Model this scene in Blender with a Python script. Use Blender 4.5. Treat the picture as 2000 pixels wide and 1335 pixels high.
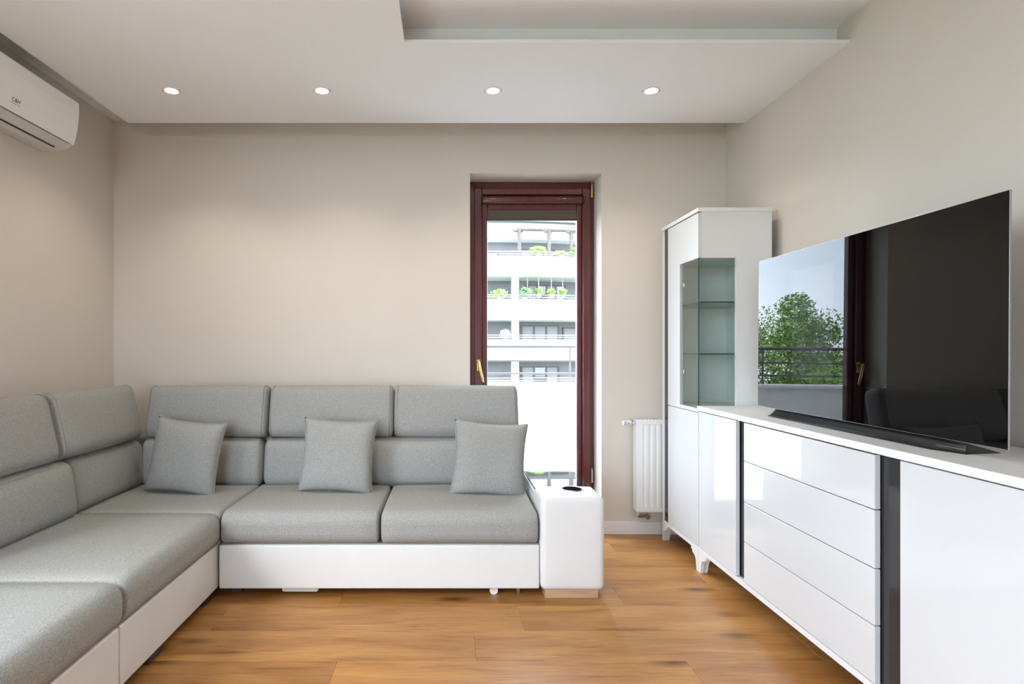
import bpy, bmesh, math, random
from mathutils import Vector, Matrix
random.seed(7)
for o in list(bpy.data.objects): bpy.data.objects.remove(o)
SC = bpy.context.scene
COL = SC.collection
R = math.radians

# ------------------------------------------------------------------ camera
cam_d = bpy.data.cameras.new('camera'); cam = bpy.data.objects.new('camera', cam_d); COL.objects.link(cam)
cam_d.sensor_width = 36.0; cam_d.lens = 19.8
cam_d.shift_x = 0.062; cam_d.shift_y = 0.00825
cam_d.clip_start = 0.05; cam_d.clip_end = 300
cam.location = (0, 0, 1.228); cam.rotation_euler = (R(90), 0, 0)
SC.camera = cam
# ------------------------------------------------------------------ world: overcast sky
SKY = 12
w = bpy.data.worlds.new('sky'); SC.world = w; w.use_nodes = True
nt = w.node_tree; nt.nodes.clear()
tc = nt.nodes.new('ShaderNodeTexCoord'); no = nt.nodes.new('ShaderNodeTexNoise')
no.inputs['Scale'].default_value = 2.6; no.inputs['Detail'].default_value = 5
mp = nt.nodes.new('ShaderNodeMapping'); mp.inputs['Scale'].default_value = (1, 1, 2.6)
cr = nt.nodes.new('ShaderNodeValToRGB')
cr.color_ramp.elements[0].position = .3; cr.color_ramp.elements[0].color = (.655, .79, .94, 1)
cr.color_ramp.elements[1].position = .65; cr.color_ramp.elements[1].color = (.885, 1, 1.15, 1)
bg = nt.nodes.new('ShaderNodeBackground'); bg.inputs['Strength'].default_value = SKY
wo = nt.nodes.new('ShaderNodeOutputWorld')
nt.links.new(tc.outputs['Generated'], mp.inputs[0]); nt.links.new(mp.outputs[0], no.inputs['Vector'])
nt.links.new(no.outputs['Fac'], cr.inputs[0]); nt.links.new(cr.outputs[0], bg.inputs['Color'])
nt.links.new(bg.outputs[0], wo.inputs['Surface'])
# hazy sun behind thin cloud, low over the left window
sd = bpy.data.lights.new('hazy_sun', 'SUN'); sd.energy = 3.2; sd.angle = R(26); sd.color = (1.0, .99, .97)
so = bpy.data.objects.new('hazy_sun', sd); COL.objects.link(so)
so.rotation_euler = Vector((.75, .90, -.92)).to_track_quat('-Z', 'Y').to_euler(); so.location = (-8, -9, 6)
# window portals: guide the sky's own light through the two openings, emit nothing themselves
def portal(name, loc, rot, sx, sy):
    d = bpy.data.lights.new(name, 'AREA'); d.shape = 'RECTANGLE'; d.size = sx; d.size_y = sy
    d.cycles.is_portal = True
    o = bpy.data.objects.new(name, d); COL.objects.link(o); o.location = loc; o.rotation_euler = rot
portal('window_portal', (-2.36, 0.15, 1.33), (0, R(-90), 0), 2.56, 2.4)
portal('rear_portal', (-1.075, -2.84, 1.3), (R(90), 0, 0), 1.55, 2.5)  # serves the added rear window
portal('door_portal', (0.585, 4.12, 1.2), (R(-90), 0, 0), 0.86, 2.35)
# ------------------------------------------------------------------ exposure
vs = SC.view_settings
vs.view_transform = 'Standard'; vs.look = 'None'; vs.gamma = 1; vs.use_curve_mapping = False
vs.exposure = 0.22
SC.cycles.diffuse_bounces = 4; SC.cycles.max_bounces = 8; SC.cycles.glossy_bounces = 3; SC.cycles.transparent_max_bounces = 12
SC.cycles.caustics_reflective = False

# ================================================================== helpers
def link(o, parent=None):
    COL.objects.link(o)
    if parent is not None: o.parent = parent
    return o
def tag(o, label, cat, group=None):
    o['label'] = label; o['category'] = cat
    if group: o['group'] = group
    return o
def thing(name, label, cat, loc=(0, 0, 0), group=None):
    o = bpy.data.objects.new(name, None); o.empty_display_size = .1
    o.location = loc; link(o); return tag(o, label, cat, group)
def mesh_obj(name, bm, mat, parent=None, smooth=False, origin=None):
    """bm holds world coordinates; the object is placed so that they stay world coordinates"""
    bmesh.ops.recalc_face_normals(bm, faces=bm.faces)
    off = Vector(parent.location) if parent is not None and parent.parent is None else Vector((0, 0, 0))
    if parent is not None and parent.parent is not None:
        off = Vector(parent.location) + Vector(parent.parent.location)
    org = Vector(origin) if origin else (off if parent is None else off)
    if origin is None and parent is None: org = Vector((0, 0, 0))
    bmesh.ops.translate(bm, verts=bm.verts, vec=-org)
    me = bpy.data.meshes.new(name); bm.to_mesh(me); bm.free()
    if mat: me.materials.append(mat)
    if smooth:
        for p in me.polygons: p.use_smooth = True
    o = bpy.data.objects.new(name, me); link(o, parent)
    o.location = org - off
    return o
def B(bm, x0, x1, y0, y1, z0, z1, bev=0, seg=2):
    """add a box (optionally bevelled) to bm"""
    t = bmesh.new()
    bmesh.ops.create_cube(t, size=1)
    bmesh.ops.scale(t, verts=t.verts, vec=(x1 - x0, y1 - y0, z1 - z0))
    bmesh.ops.translate(t, verts=t.verts, vec=((x0 + x1) / 2, (y0 + y1) / 2, (z0 + z1) / 2))
    if bev: bmesh.ops.bevel(t, geom=t.edges[:], offset=bev, segments=seg, profile=.5, affect='EDGES')
    add(bm, t)
def add(bm, t, M=None):
    if M is not None: bmesh.ops.transform(t, matrix=M, verts=t.verts)
    mp = [bm.verts.new(v.co) for v in t.verts]
    t.verts.index_update()
    for f in t.faces:
        try: bm.faces.new([mp[v.index] for v in f.verts])
        except ValueError: pass
    t.free()
def box(name, x0, x1, y0, y1, z0, z1, mat, parent=None, bev=0, seg=2, smooth=False):
    bm = bmesh.new(); B(bm, x0, x1, y0, y1, z0, z1, bev, seg)
    return mesh_obj(name, bm, mat, parent, smooth)
def cyl(bm, p0, p1, r0, r1=None, n=16, caps=True):
    p0 = Vector(p0); p1 = Vector(p1); d = p1 - p0
    t = bmesh.new()
    bmesh.ops.create_cone(t, cap_ends=caps, segments=n, radius1=r0, radius2=r0 if r1 is None else r1, depth=d.length)
    M = Matrix.Translation((p0 + p1) / 2) @ d.to_track_quat('Z', 'Y').to_matrix().to_4x4()
    add(bm, t, M)
def tube(bm, pts, r, n=6, closed=False):
    pts = [Vector(p) for p in pts]; N = len(pts); rings = []
    for i, p in enumerate(pts):
        a = pts[(i - 1) % N] if (closed or i > 0) else p
        b = pts[(i + 1) % N] if (closed or i < N - 1) else p
        t = (b - a).normalized()
        u = t.orthogonal().normalized() if i == 0 else (rings[-1][1] - t * rings[-1][1].dot(t)).normalized()
        v = t.cross(u)
        rings.append(([bm.verts.new(p + r * (math.cos(2 * math.pi * k / n) * u + math.sin(2 * math.pi * k / n) * v)) for k in range(n)], u))
    for i in range(N if closed else N - 1):
        A = rings[i][0]; C = rings[(i + 1) % N][0]
        for k in range(n):
            bm.faces.new([A[k], A[(k + 1) % n], C[(k + 1) % n], C[k]])
    if not closed:
        bm.faces.new(rings[0][0][::-1]); bm.faces.new(rings[-1][0])
def prism(bm, poly, axis, a0, a1):
    """extrude a 2-D polygon along an axis; poly coordinates are the two other axes in order"""
    def P(u, v, a):
        return {'x': (a, u, v), 'y': (u, a, v), 'z': (u, v, a)}[axis]
    A = [bm.verts.new(P(u, v, a0)) for u, v in poly]; C = [bm.verts.new(P(u, v, a1)) for u, v in poly]
    n = len(poly)
    for i in range(n): bm.faces.new([A[i], A[(i + 1) % n], C[(i + 1) % n], C[i]])
    bm.faces.new(A); bm.faces.new(C)
def cushion(sx, sy, sz, r, crown=(0, 0, 0), n=10, wob=0, seed=0):
    """soft rounded block centred on the origin; crown = bulge of the +-x, +-y, +-z faces"""
    rr = r if isinstance(r, tuple) else (r, r, r)
    def ticks(h, r):
        s = [-h]; k = 4
        for i in range(1, k + 1): s.append(-h + r * (1 - math.cos(math.pi / 2 * i / k)))
        for i in range(1, n): s.append(-(h - r) + 2 * (h - r) * i / n)
        for i in range(k, 0, -1): s.append(h - r * (1 - math.cos(math.pi / 2 * i / k)))
        s.append(h); return s
    H = (sx / 2, sy / 2, sz / 2); T = [ticks(h, q) for h, q in zip(H, rr)]
    bm = bmesh.new(); cache = {}
    rnd = random.Random(seed); ph = [rnd.uniform(0, 6.28) for _ in range(6)]
    def V(p):
        key = tuple(round(c, 6) for c in p)
        if key in cache: return cache[key]
        inner = Vector([max(-H[i] + rr[i], min(H[i] - rr[i], p[i])) for i in range(3)])
        d = Vector([(p[i] - inner[i]) / rr[i] for i in range(3)])
        if d.length > 1e-9:
            d.normalize(); q = Vector([inner[i] + d[i] * rr[i] for i in range(3)])
        else: q = Vector(p)
        u = [p[i] / H[i] for i in range(3)]
        for i in range(3):
            j, k = (i + 1) % 3, (i + 2) % 3
            q[i] += crown[i] * u[i] * (1 - u[j] ** 2) * (1 - u[k] ** 2)
        if wob:
            q += Vector([wob * math.sin(9 * p[(i + 1) % 3] + ph[i]) * math.sin(7 * p[(i + 2) % 3] + ph[i + 3]) for i in range(3)])
        cache[key] = bm.verts.new(q); return cache[key]
    for ax in range(3):
        j, k = (ax + 1) % 3, (ax + 2) % 3
        for s in (-1, 1):
            for a in range(len(T[j]) - 1):
                for b in range(len(T[k]) - 1):
                    q = []
                    for (ja, kb) in ((a, b), (a + 1, b), (a + 1, b + 1), (a, b + 1)):
                        p = [0, 0, 0]; p[ax] = s * H[ax]; p[j] = T[j][ja]; p[k] = T[k][kb]; q.append(V(p))
                    if s < 0: q.reverse()
                    try: bm.faces.new(q)
                    except ValueError: pass
    return bm

# ================================================================== materials
def mat(name, color, rough=.5, metal=0, spec=.5, coat=0, emis=None, estr=0, ior=1.5):
    m = bpy.data.materials.new(name); m.use_nodes = True
    b = m.node_tree.nodes['Principled BSDF']
    b.inputs['Base Color'].default_value = (*color, 1); b.inputs['Roughness'].default_value = rough
    b.inputs['Metallic'].default_value = metal; b.inputs['Specular IOR Level'].default_value = spec
    b.inputs['Coat Weight'].default_value = coat; b.inputs['Coat Roughness'].default_value = .03
    b.inputs['IOR'].default_value = ior
    if emis: b.inputs['Emission Color'].default_value = (*emis, 1); b.inputs['Emission Strength'].default_value = estr
    return m
def noise_mat(name, c0, c1, scale, rough=.6, bump=0, bscale=None, detail=4, stretch=None, spec=.5, dist=.002, coat=0):
    m = mat(name, c0, rough, spec=spec, coat=coat); nt = m.node_tree; b = nt.nodes['Principled BSDF']
    tc = nt.nodes.new('ShaderNodeTexCoord'); mp = nt.nodes.new('ShaderNodeMapping')
    if stretch: mp.inputs['Scale'].default_value = stretch
    nt.links.new(tc.outputs['Object'], mp.inputs[0])
    n = nt.nodes.new('ShaderNodeTexNoise'); n.inputs['Scale'].default_value = scale; n.inputs['Detail'].default_value = detail
    nt.links.new(mp.outputs[0], n.inputs['Vector'])
    r = nt.nodes.new('ShaderNodeValToRGB'); r.color_ramp.elements[0].position = .3; r.color_ramp.elements[1].position = .7
    r.color_ramp.elements[0].color = (*c0, 1); r.color_ramp.elements[1].color = (*c1, 1)
    nt.links.new(n.outputs['Fac'], r.inputs[0]); nt.links.new(r.outputs[0], b.inputs['Base Color'])
    if bump:
        n2 = nt.nodes.new('ShaderNodeTexNoise'); n2.inputs['Scale'].default_value = bscale or scale; n2.inputs['Detail'].default_value = 3
        nt.links.new(mp.outputs[0], n2.inputs['Vector'])
        bp = nt.nodes.new('ShaderNodeBump'); bp.inputs['Strength'].default_value = bump; bp.inputs['Distance'].default_value = dist
        nt.links.new(n2.outputs['Fac'], bp.inputs['Height']); nt.links.new(bp.outputs[0], b.inputs['Normal'])
    return m
def glass_mat(name, tint, ior=1.5, rough=0.0):
    """thin pane: transmits, tinted, with Fresnel mirror reflection"""
    m = bpy.data.materials.new(name); m.use_nodes = True; nt = m.node_tree; nt.nodes.clear()
    tr = nt.nodes.new('ShaderNodeBsdfTransparent'); tr.inputs[0].default_value = (*tint, 1)
    gl = nt.nodes.new('ShaderNodeBsdfGlossy'); gl.inputs['Roughness'].default_value = rough
    lw = nt.nodes.new('ShaderNodeLayerWeight'); lw.inputs[0].default_value = .5
    pw = nt.nodes.new('ShaderNodeMath'); pw.operation = 'POWER'; pw.inputs[1].default_value = 5
    fr = nt.nodes.new('ShaderNodeMath'); fr.operation = 'MULTIPLY_ADD'; fr.inputs[1].default_value = .94; fr.inputs[2].default_value = .04
    nt.links.new(lw.outputs['Facing'], pw.inputs[0]); nt.links.new(pw.outputs[0], fr.inputs[0])
    mx = nt.nodes.new('ShaderNodeMixShader'); out = nt.nodes.new('ShaderNodeOutputMaterial')
    nt.links.new(fr.outputs[0], mx.inputs[0]); nt.links.new(tr.outputs[0], mx.inputs[1]); nt.links.new(gl.outputs[0], mx.inputs[2])
    nt.links.new(mx.outputs[0], out.inputs[0]); return m

M = {}
M['wall'] = noise_mat('beige_wall_paint', (.655, .597, .532), (.67, .612, .547), 3, .75, bump=.12, bscale=260, dist=.0008, spec=.3)
M['ceil'] = noise_mat('white_ceiling_paint', (.87, .88, .90), (.88, .89, .91), 2, .8, bump=.06, bscale=220, dist=.0006, spec=.2)
M['white_trim'] = mat('white_trim_paint', (.80, .80, .79), .4)
M['wood'] = None
M['fabric'] = noise_mat('grey_woven_fabric', (.240, .239, .226), (.415, .413, .394), 290, .95, bump=.5, bscale=420, detail=3, spec=.08, dist=.0015)
M['leather'] = noise_mat('white_faux_leather', (.72, .72, .71), (.74, .74, .73), 8, .42, bump=.10, bscale=160, dist=.0006)
M['seam'] = mat('seam_thread', (.22, .217, .205), .9)
M['oak_foot'] = noise_mat('oak_plinth', (.42, .26, .15), (.55, .36, .22), 6, .5, stretch=(1, 8, 8))
M['dark_foot'] = mat('dark_sofa_foot', (.05, .045, .04), .5)
M['gloss'] = mat('white_gloss_lacquer', (.66, .67, .675), .30, coat=.9)
M['matt_white'] = mat('white_matt_board', (.77, .765, .755), .45)
M['inside'] = mat('white_cabinet_inside', (.72, .74, .72), .5)
M['strip'] = mat('smoked_mirror_strip', (.030, .030, .033), .06, spec=.55)
M['edge'] = mat('grey_edge_band', (.66, .66, .66), .35)
M['chrome'] = mat('chrome', (.75, .75, .75), .15, metal=1)
M['mahogany'] = noise_mat('mahogany_varnish', (.078, .011, .014), (.118, .019, .023), 5, .28, stretch=(12, 12, 1), coat=.5)
M['mahogany_dark'] = mat('mahogany_rebate', (.018, .006, .006), .5)
M['blind'] = noise_mat('taupe_blind_fabric', (.10, .075, .06), (.13, .10, .085), 500, .9)
M['brass'] = mat('brass', (.78, .52, .18), .22, metal=1)
M['pane'] = glass_mat('window_glass', (.97, .975, .975))
M['cab_glass'] = glass_mat('green_cabinet_glass', (.91, .945, .925))
M['shelf_glass'] = glass_mat('green_shelf_glass', (.88, .94, .91))
M['glass_edge'] = mat('green_glass_edge', (.02, .06, .05), .1)
M['smoke_glass'] = mat('smoked_shelf_glass', (.02, .022, .025), .02, spec=1, coat=1)
M['tv'] = mat('black_tv_glass', (.0012, .0008, .001), .012, spec=.34)
M['tv_metal'] = mat('tv_dark_metal', (.045, .048, .05), .35, metal=.7)
M['tv_edge'] = mat('tv_silver_edge', (.4, .4, .4), .3, metal=1)
M['black'] = mat('black_plastic', (.012, .012, .012), .5)
M['well'] = mat('black_cup_well', (.012, .012, .013), 1, spec=0)
M['ac'] = mat('white_ac_plastic', (.86, .855, .86), .35)
M['ac_grey'] = mat('ac_underside_plastic', (.66, .65, .65), .4)
M['logo'] = mat('grey_print', (.16, .16, .17), .5)
M['rad'] = mat('white_radiator_enamel', (.80, .80, .785), .35)
M['rail'] = mat('grey_railing_metal', (.10, .09, .095), .5)
M['render_white'] = noise_mat('white_render', (.70, .70, .70), (.74, .74, .74), 1.5, .85, bump=.2, bscale=60)
M['render_grey'] = noise_mat('grey_render', (.14, .14, .145), (.17, .17, .175), 1, .9)
M['brown'] = mat('brown_window_frame', (.07, .045, .04), .5)
M['far_glass'] = mat('far_window_glass', (.06, .065, .075), .05, spec=.8)
M['far_curtain'] = mat('far_curtain', (.22, .22, .23), .8)
M['old_wood'] = noise_mat('weathered_timber', (.07, .06, .055), (.12, .105, .095), 6, .9)
M['leaf'] = noise_mat('green_leaf', (.10, .22, .035), (.26, .42, .07), .9, .6)
M['leaf2'] = noise_mat('pale_green_leaf', (.14, .28, .05), (.36, .50, .11), 1.4, .6)
M['leaf3'] = noise_mat('blue_green_leaf', (.08, .20, .08), (.18, .34, .14), 1.2, .6)
M['flower'] = mat('white_flowers', (.5, .5, .47), .8)
M['bark'] = noise_mat('bark', (.06, .045, .035), (.10, .08, .06), 8, .9)
M['lawn'] = noise_mat('lawn', (.05, .09, .03), (.08, .13, .04), .4, .9)
M['tile'] = mat('balcony_tile', (.66, .66, .66), .6)
M['lamp'] = mat('downlight_lens', (1, .95, .85), .3, emis=(1.0, .90, .72), estr=42)

def wood_material():
    m = mat('oak_laminate', (.5, .25, .1), .40, spec=.4); nt = m.node_tree; b = nt.nodes['Principled BSDF']; L = nt.links
    N = nt.nodes.new
    tc = N('ShaderNodeTexCoord'); oi = N('ShaderNodeObjectInfo')
    mul = N('ShaderNodeVectorMath'); mul.operation = 'MULTIPLY_ADD'
    mul.inputs[1].default_value = (37.0, 53.0, 11.0)
    cx = N('ShaderNodeCombineXYZ')
    for i in range(3): L.new(oi.outputs['Random'], cx.inputs[i])
    L.new(cx.outputs[0], mul.inputs[0]); L.new(tc.outputs['Object'], mul.inputs[2])
    def noise(scale, sv, detail=4, rough=.55, dist=0):
        mp = N('ShaderNodeMapping'); mp.inputs['Scale'].default_value = sv; L.new(mul.outputs[0], mp.inputs[0])
        n = N('ShaderNodeTexNoise'); n.inputs['Scale'].default_value = scale; n.inputs['Detail'].default_value = detail
        n.inputs['Roughness'].default_value = rough; n.inputs['Distortion'].default_value = dist
        L.new(mp.outputs[0], n.inputs['Vector']); return n.outputs['Fac']
    def ramp(src, p0, c0, p1, c1):
        r = N('ShaderNodeValToRGB'); e = r.color_ramp.elements
        e[0].position = p0; e[0].color = (*c0, 1); e[1].position = p1; e[1].color = (*c1, 1)
        L.new(src, r.inputs[0]); return r.outputs[0]
    def mix(kind, f, a, c):
        x = N('ShaderNodeMix'); x.data_type = 'RGBA'; x.blend_type = kind
        if isinstance(f, (int, float)): x.inputs[0].default_value = f
        else: L.new(f, x.inputs[0])
        L.new(a, x.inputs[6]); L.new(c, x.inputs[7]); return x.outputs[2]
    base = ramp(noise(1.4, (1, 5, 1), 3, .5, .6), .32, (.38, .168, .045), .68, (.56, .285, .090))
    grain = ramp(noise(5, (1.2, 34, 1), 6, .65, .3), .30, (.62, .54, .45), .58, (1.0, 1.0, 1.0))
    c = mix('MULTIPLY', .8, base, grain)
    streak = ramp(noise(2.2, (.8, 9, 1), 5, .6, 1.2), .54, (1, 1, 1), .72, (.46, .34, .25))
    c = mix('MULTIPLY', .75, c, streak)
    # knots
    mp = N('ShaderNodeMapping'); mp.inputs['Scale'].default_value = (1.5, 4.4, 1); L.new(mul.outputs[0], mp.inputs[0])
    vo = N('ShaderNodeTexVoronoi'); vo.inputs['Scale'].default_value = 1.15; L.new(mp.outputs[0], vo.inputs['Vector'])
    kn = ramp(vo.outputs['Distance'], .03, (.20, .13, .10), .20, (1, 1, 1))
    c = mix('MULTIPLY', .85, c, kn)
    tint = ramp(oi.outputs['Random'], 0, (.88, .86, .84), 1, (1.06, 1.05, 1.04))
    c = mix('MULTIPLY', 1, c, tint)
    L.new(c, b.inputs['Base Color'])
    bp = N('ShaderNodeBump'); bp.inputs['Strength'].default_value = .12; bp.inputs['Distance'].default_value = .001
    L.new(noise(9, (1.2, 60, 1), 4), bp.inputs['Height']); L.new(bp.outputs[0], b.inputs['Normal'])
    return m
M['wood'] = wood_material()

# ================================================================== room shell
XL, XR, YB, YF = -2.243, 1.859, 3.773, -2.6     # left, right, back (far) and rear wall faces
ZC = 2.766                                      # ceiling
def structure(o, label=None, cat=None):
    o['kind'] = 'structure'
    if label: o['label'] = label
    if cat: o['category'] = cat
    return o
# floor: screed below, every laminate plank its own piece
fl = box('floor', XL - .25, XR + .25, YF - .25, YB + .28, -.16, -.0125, M['tile'])
structure(fl, 'oak laminate floor of wide planks running across the room', 'floor')
def plank(x0, x1, y0, y1):
    g = .0002; c = .0007; lx, ly = (x1 - x0) / 2 - g, (y1 - y0) / 2 - g
    bm = bmesh.new()
    def ring(z, ins): return [bm.verts.new((sx * (lx - ins), sy * (ly - ins), z)) for sx, sy in ((-1, -1), (1, -1), (1, 1), (-1, 1))]
    a, b_, t = ring(-.012, 0), ring(-c, 0), ring(0, c)
    for p, q in ((a, b_), (b_, t)):
        for i in range(4): bm.faces.new([p[i], p[(i + 1) % 4], q[(i + 1) % 4], q[i]])
    bm.faces.new(t); bm.faces.new(a[::-1])
    me = bpy.data.meshes.new('plank'); bm.to_mesh(me); bm.free(); me.materials.append(M['wood'])
    o = bpy.data.objects.new('plank', me); link(o, fl); o.location = ((x0 + x1) / 2, (y0 + y1) / 2, 0)
PW, PL = .2405, 1.38
y = 2.229 - PW * 21; row = 0
joints = {20: -.44, 21: .11}
while y < YB - .001:
    y1 = min(y + PW, YB)
    if y1 > YF:
        off = joints.get(row, (row * .517) % PL)
        x = off - math.ceil((off - XL) / PL) * PL
        while x < XR:
            a, b_ = max(x, XL), min(x + PL, XR)
            if b_ - a > .02: plank(a, b_, max(y, YF), y1)
            x += PL
    y += PW; row += 1

# far wall with the balcony door opening
DX0, DX1, DZ = .144, 1.025, 2.4145
bm = bmesh.new()
B(bm, XL - .25, DX0, YB, YB + .30, -.16, ZC + .15)
B(bm, DX1, XR + .25, YB, YB + .30, -.16, ZC + .15)
B(bm, DX0, DX1, YB, YB + .30, DZ, ZC + .15)
B(bm, DX0, DX1, YB, YB + .30, -.16, -.0005)
structure(mesh_obj('wall_back', bm, M['wall']), 'beige wall behind the sofa with a balcony door opening', 'wall')
# left wall with a window opening nearer than the frame's edge
WY0, WY1, WZ0, WZ1 = -1.0, 1.30, .06, 2.60
bm = bmesh.new()
B(bm, XL - .12, XL, WY1, YB, -.16, ZC + .15)
B(bm, XL - .12, XL, YF, WY0, -.16, ZC + .15)
B(bm, XL - .12, XL, WY0, WY1, WZ1, ZC + .15)
B(bm, XL - .12, XL, WY0, WY1, -.16, WZ0)
structure(mesh_obj('wall_left', bm, M['wall']), 'beige wall carrying the air conditioner', 'wall')
structure(box('wall_right', XR, XR + .25, YF, YB, -.16, ZC + .15, M['wall']), 'beige wall behind the television', 'wall')
RX_0, RX_1 = -1.85, -.30  # rear opening, out of view, added to let in fill daylight
bm = bmesh.new()
B(bm, XL - .25, RX_0, YF - .25, YF, -.16, ZC + .15); B(bm, RX_1, XR + .25, YF - .25, YF, -.16, ZC + .15)
B(bm, RX_0, RX_1, YF - .25, YF, WZ1, ZC + .15); B(bm, RX_0, RX_1, YF - .25, YF, -.16, WZ0)
structure(mesh_obj('wall_rear', bm, M['wall']), 'beige wall behind the viewpoint with an added opening for fill daylight', 'wall')
structure(box('ceiling', XL - .25, XR + .25, YF - .25, YB + .28, ZC, ZC + .15, M['ceil']), 'white upper ceiling above the dropped panels', 'ceiling')
# dropped soffit: thin board with a shadow gap to the far and left walls and a rectangular recess
bm = bmesh.new()
SZ = 2.653; SX0, SY1 = -2.010, 3.531; OX, OY = -.2035, 2.608
B(bm, SX0, OX, YF, SY1, SZ, SZ + .014)
B(bm, OX, XR, OY, SY1, SZ, SZ + .014)
B(bm, OX, XR, YF, -1.2, SZ, SZ + .014)
B(bm, SX0 + .09, OX - .086, YF, SY1 - .09, SZ + .014, ZC)
B(bm, OX - .086, XR, OY + .086, SY1 - .09, SZ + .014, ZC)
B(bm, OX - .086, XR, YF, -1.286, SZ + .014, ZC)
structure(mesh_obj('ceiling_soffit', bm, M['ceil']), 'white dropped ceiling panel with a rectangular recess', 'ceiling')
# baseboards
def baseboard(name, x0, x1, y0, y1, lab):
    structure(box(name, x0, x1, y0, y1, 0, .085, M['white_trim'], bev=.003), lab, 'baseboard')
baseboard('baseboard_back', DX1, XR, YB - .015, YB, 'white baseboard under the radiator')
baseboard('baseboard_left', XL, XL + .015, WY1 + .02, YB - .016, 'white baseboard behind the chaise')
baseboard('baseboard_right', XR - .015, XR, YF + .01, YB - .016, 'white baseboard behind the sideboard')

# ================================================================== balcony door (door_1)
door = bpy.data.objects.new('door_1', None); link(door); door.location = (.585, 3.99, 0)
structure(door, 'dark red wooden balcony door with glass pane and brass handle', 'door')
mh = M['mahogany']
for (n, a) in (('frame_jamb', (.144, .186, 3.97, 4.05, 0, 2.4117)), ('frame_jamb', (.990, 1.025, 3.97, 4.05, 0, 2.4117)),
               ('frame_head', (.186, .990, 3.97, 4.05, 2.360, 2.4117)), ('threshold', (.186, .990, 3.97, 4.05, 0, .035))):
    box(n, *a, mh, door, bev=.004)
for (n, a) in (('sash_stile', (.180, .2346, 3.945, 4.03, .04, 2.365)), ('sash_stile', (.938, .996, 3.945, 4.03, .04, 2.365)),
               ('sash_rail', (.2346, .938, 3.945, 4.03, 2.318, 2.365)), ('sash_rail', (.2346, .938, 3.945, 4.03, .04, .14))):
    box(n, *a, mh, door, bev=.008, seg=3)
for a in ((.2346, .2743, 3.962, 4.01, .14, 2.318), (.9023, .938, 3.962, 4.01, .14, 2.318),
          (.2743, .9023, 3.962, 4.01, .14, .175), (.2743, .9023, 3.962, 4.01, 2.215, 2.318)):
    box('glazing_bead', *a, mh, door, bev=.006)
box('glass_pane', .268, .908, 3.990, 3.994, .16, 2.25, M['pane'], door)
bm = bmesh.new(); B(bm, .232, .942, 3.925, 3.962, 2.255, 2.303, .014, 4)
cas = mesh_obj('blind_cassette', bm, mh, door, smooth=True)
box('end_cap', .226, .233, 3.923, 3.964, 2.250, 2.308, M['mahogany_dark'], cas)
box('end_cap', .941, .948, 3.923, 3.964, 2.250, 2.308, M['mahogany_dark'], cas)
box('blind_fabric', .272, .905, 3.968, 3.970, 2.196, 2.262, M['blind'], door)
box('blind_fabric', .272, .905, 3.972, 3.974, 2.150, 2.262, M['blind'], door)
box('blind_bottom_bar', .272, .905, 3.966, 3.976, 2.142, 2.152, M['brown'], door, bev=.002)
bm = bmesh.new()
B(bm, .197, .225, 3.938, 3.945, 1.085, 1.165, .003)
cyl(bm, (.211, 3.94, 1.140), (.211, 3.905, 1.140), .0105, n=14)
hd = mesh_obj('handle', bm, M['brass'], door)
bm = bmesh.new(); tube(bm, [(.205, 3.900, 1.155), (.211, 3.897, 1.138), (.220, 3.896, 1.09), (.231, 3.896, 1.045), (.238, 3.898, 1.008)], .0095, 10)
mesh_obj('lever', bm, M['brass'], hd, smooth=True)
for z in (.35, 2.34):
    bm = bmesh.new(); cyl(bm, (1.003, 3.938, z - .045), (1.003, 3.938, z + .045), .008, n=12)
    cyl(bm, (1.003, 3.938, z + .045), (1.003, 3.938, z + .06), .005, .003, n=10)
    mesh_obj('hinge', bm, M['brass'] if z > 1 else M['chrome'], door)

# the window in the left wall, just outside the picture, that lets the daylight in
win = bpy.data.objects.new('window_1', None); link(win); win.location = (XL - .07, (WY0 + WY1) / 2, WZ0)
structure(win, 'wide dark red window in the left wall beside the chaise', 'window')
x0, x1 = XL - .11, XL - .05
ym = (WY0 + WY1) / 2
for a in ((WY0, WY0 + .07, WZ0, WZ1), (WY1 - .07, WY1, WZ0, WZ1), (ym - .05, ym + .05, WZ0 + .07, WZ1 - .07)):
    box('frame_stile', x0, x1, a[0], a[1], a[2], a[3], mh, win, bev=.006)
for a in ((WZ0, WZ0 + .07), (WZ1 - .07, WZ1)):
    box('frame_rail', x0, x1, WY0 + .07, WY1 - .07, a[0], a[1], mh, win, bev=.006)
box('glass_pane', XL - .082, XL - .078, WY0 + .065, ym - .045, WZ0 + .065, WZ1 - .065, M['pane'], win)
box('glass_pane', XL - .082, XL - .078, ym + .045, WY1 - .065, WZ0 + .065, WZ1 - .065, M['pane'], win)

wr = bpy.data.objects.new('added_window_2', None); link(wr); wr.location = (-1.075, YF - .17, WZ0)  # unseen window, added to brighten the room from behind the camera
structure(wr, 'unseen dark red window added behind the viewpoint for fill daylight', 'window')
y0, y1 = YF - .21, YF - .13
for a in ((RX_0, RX_0 + .07), (-1.11, -1.04), (RX_1 - .07, RX_1)): box('frame_stile', a[0], a[1], y0, y1, WZ0 + .07, WZ1 - .07, mh, wr, bev=.006)
for a in ((WZ0, WZ0 + .07), (WZ1 - .07, WZ1)): box('frame_rail', RX_0, RX_1, y0, y1, a[0], a[1], mh, wr, bev=.006)
for a in ((RX_0 + .065, -1.105), (-1.045, RX_1 - .065)): box('glass_pane', a[0], a[1], YF - .172, YF - .168, WZ0 + .065, WZ1 - .065, M['pane'], wr)

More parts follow.
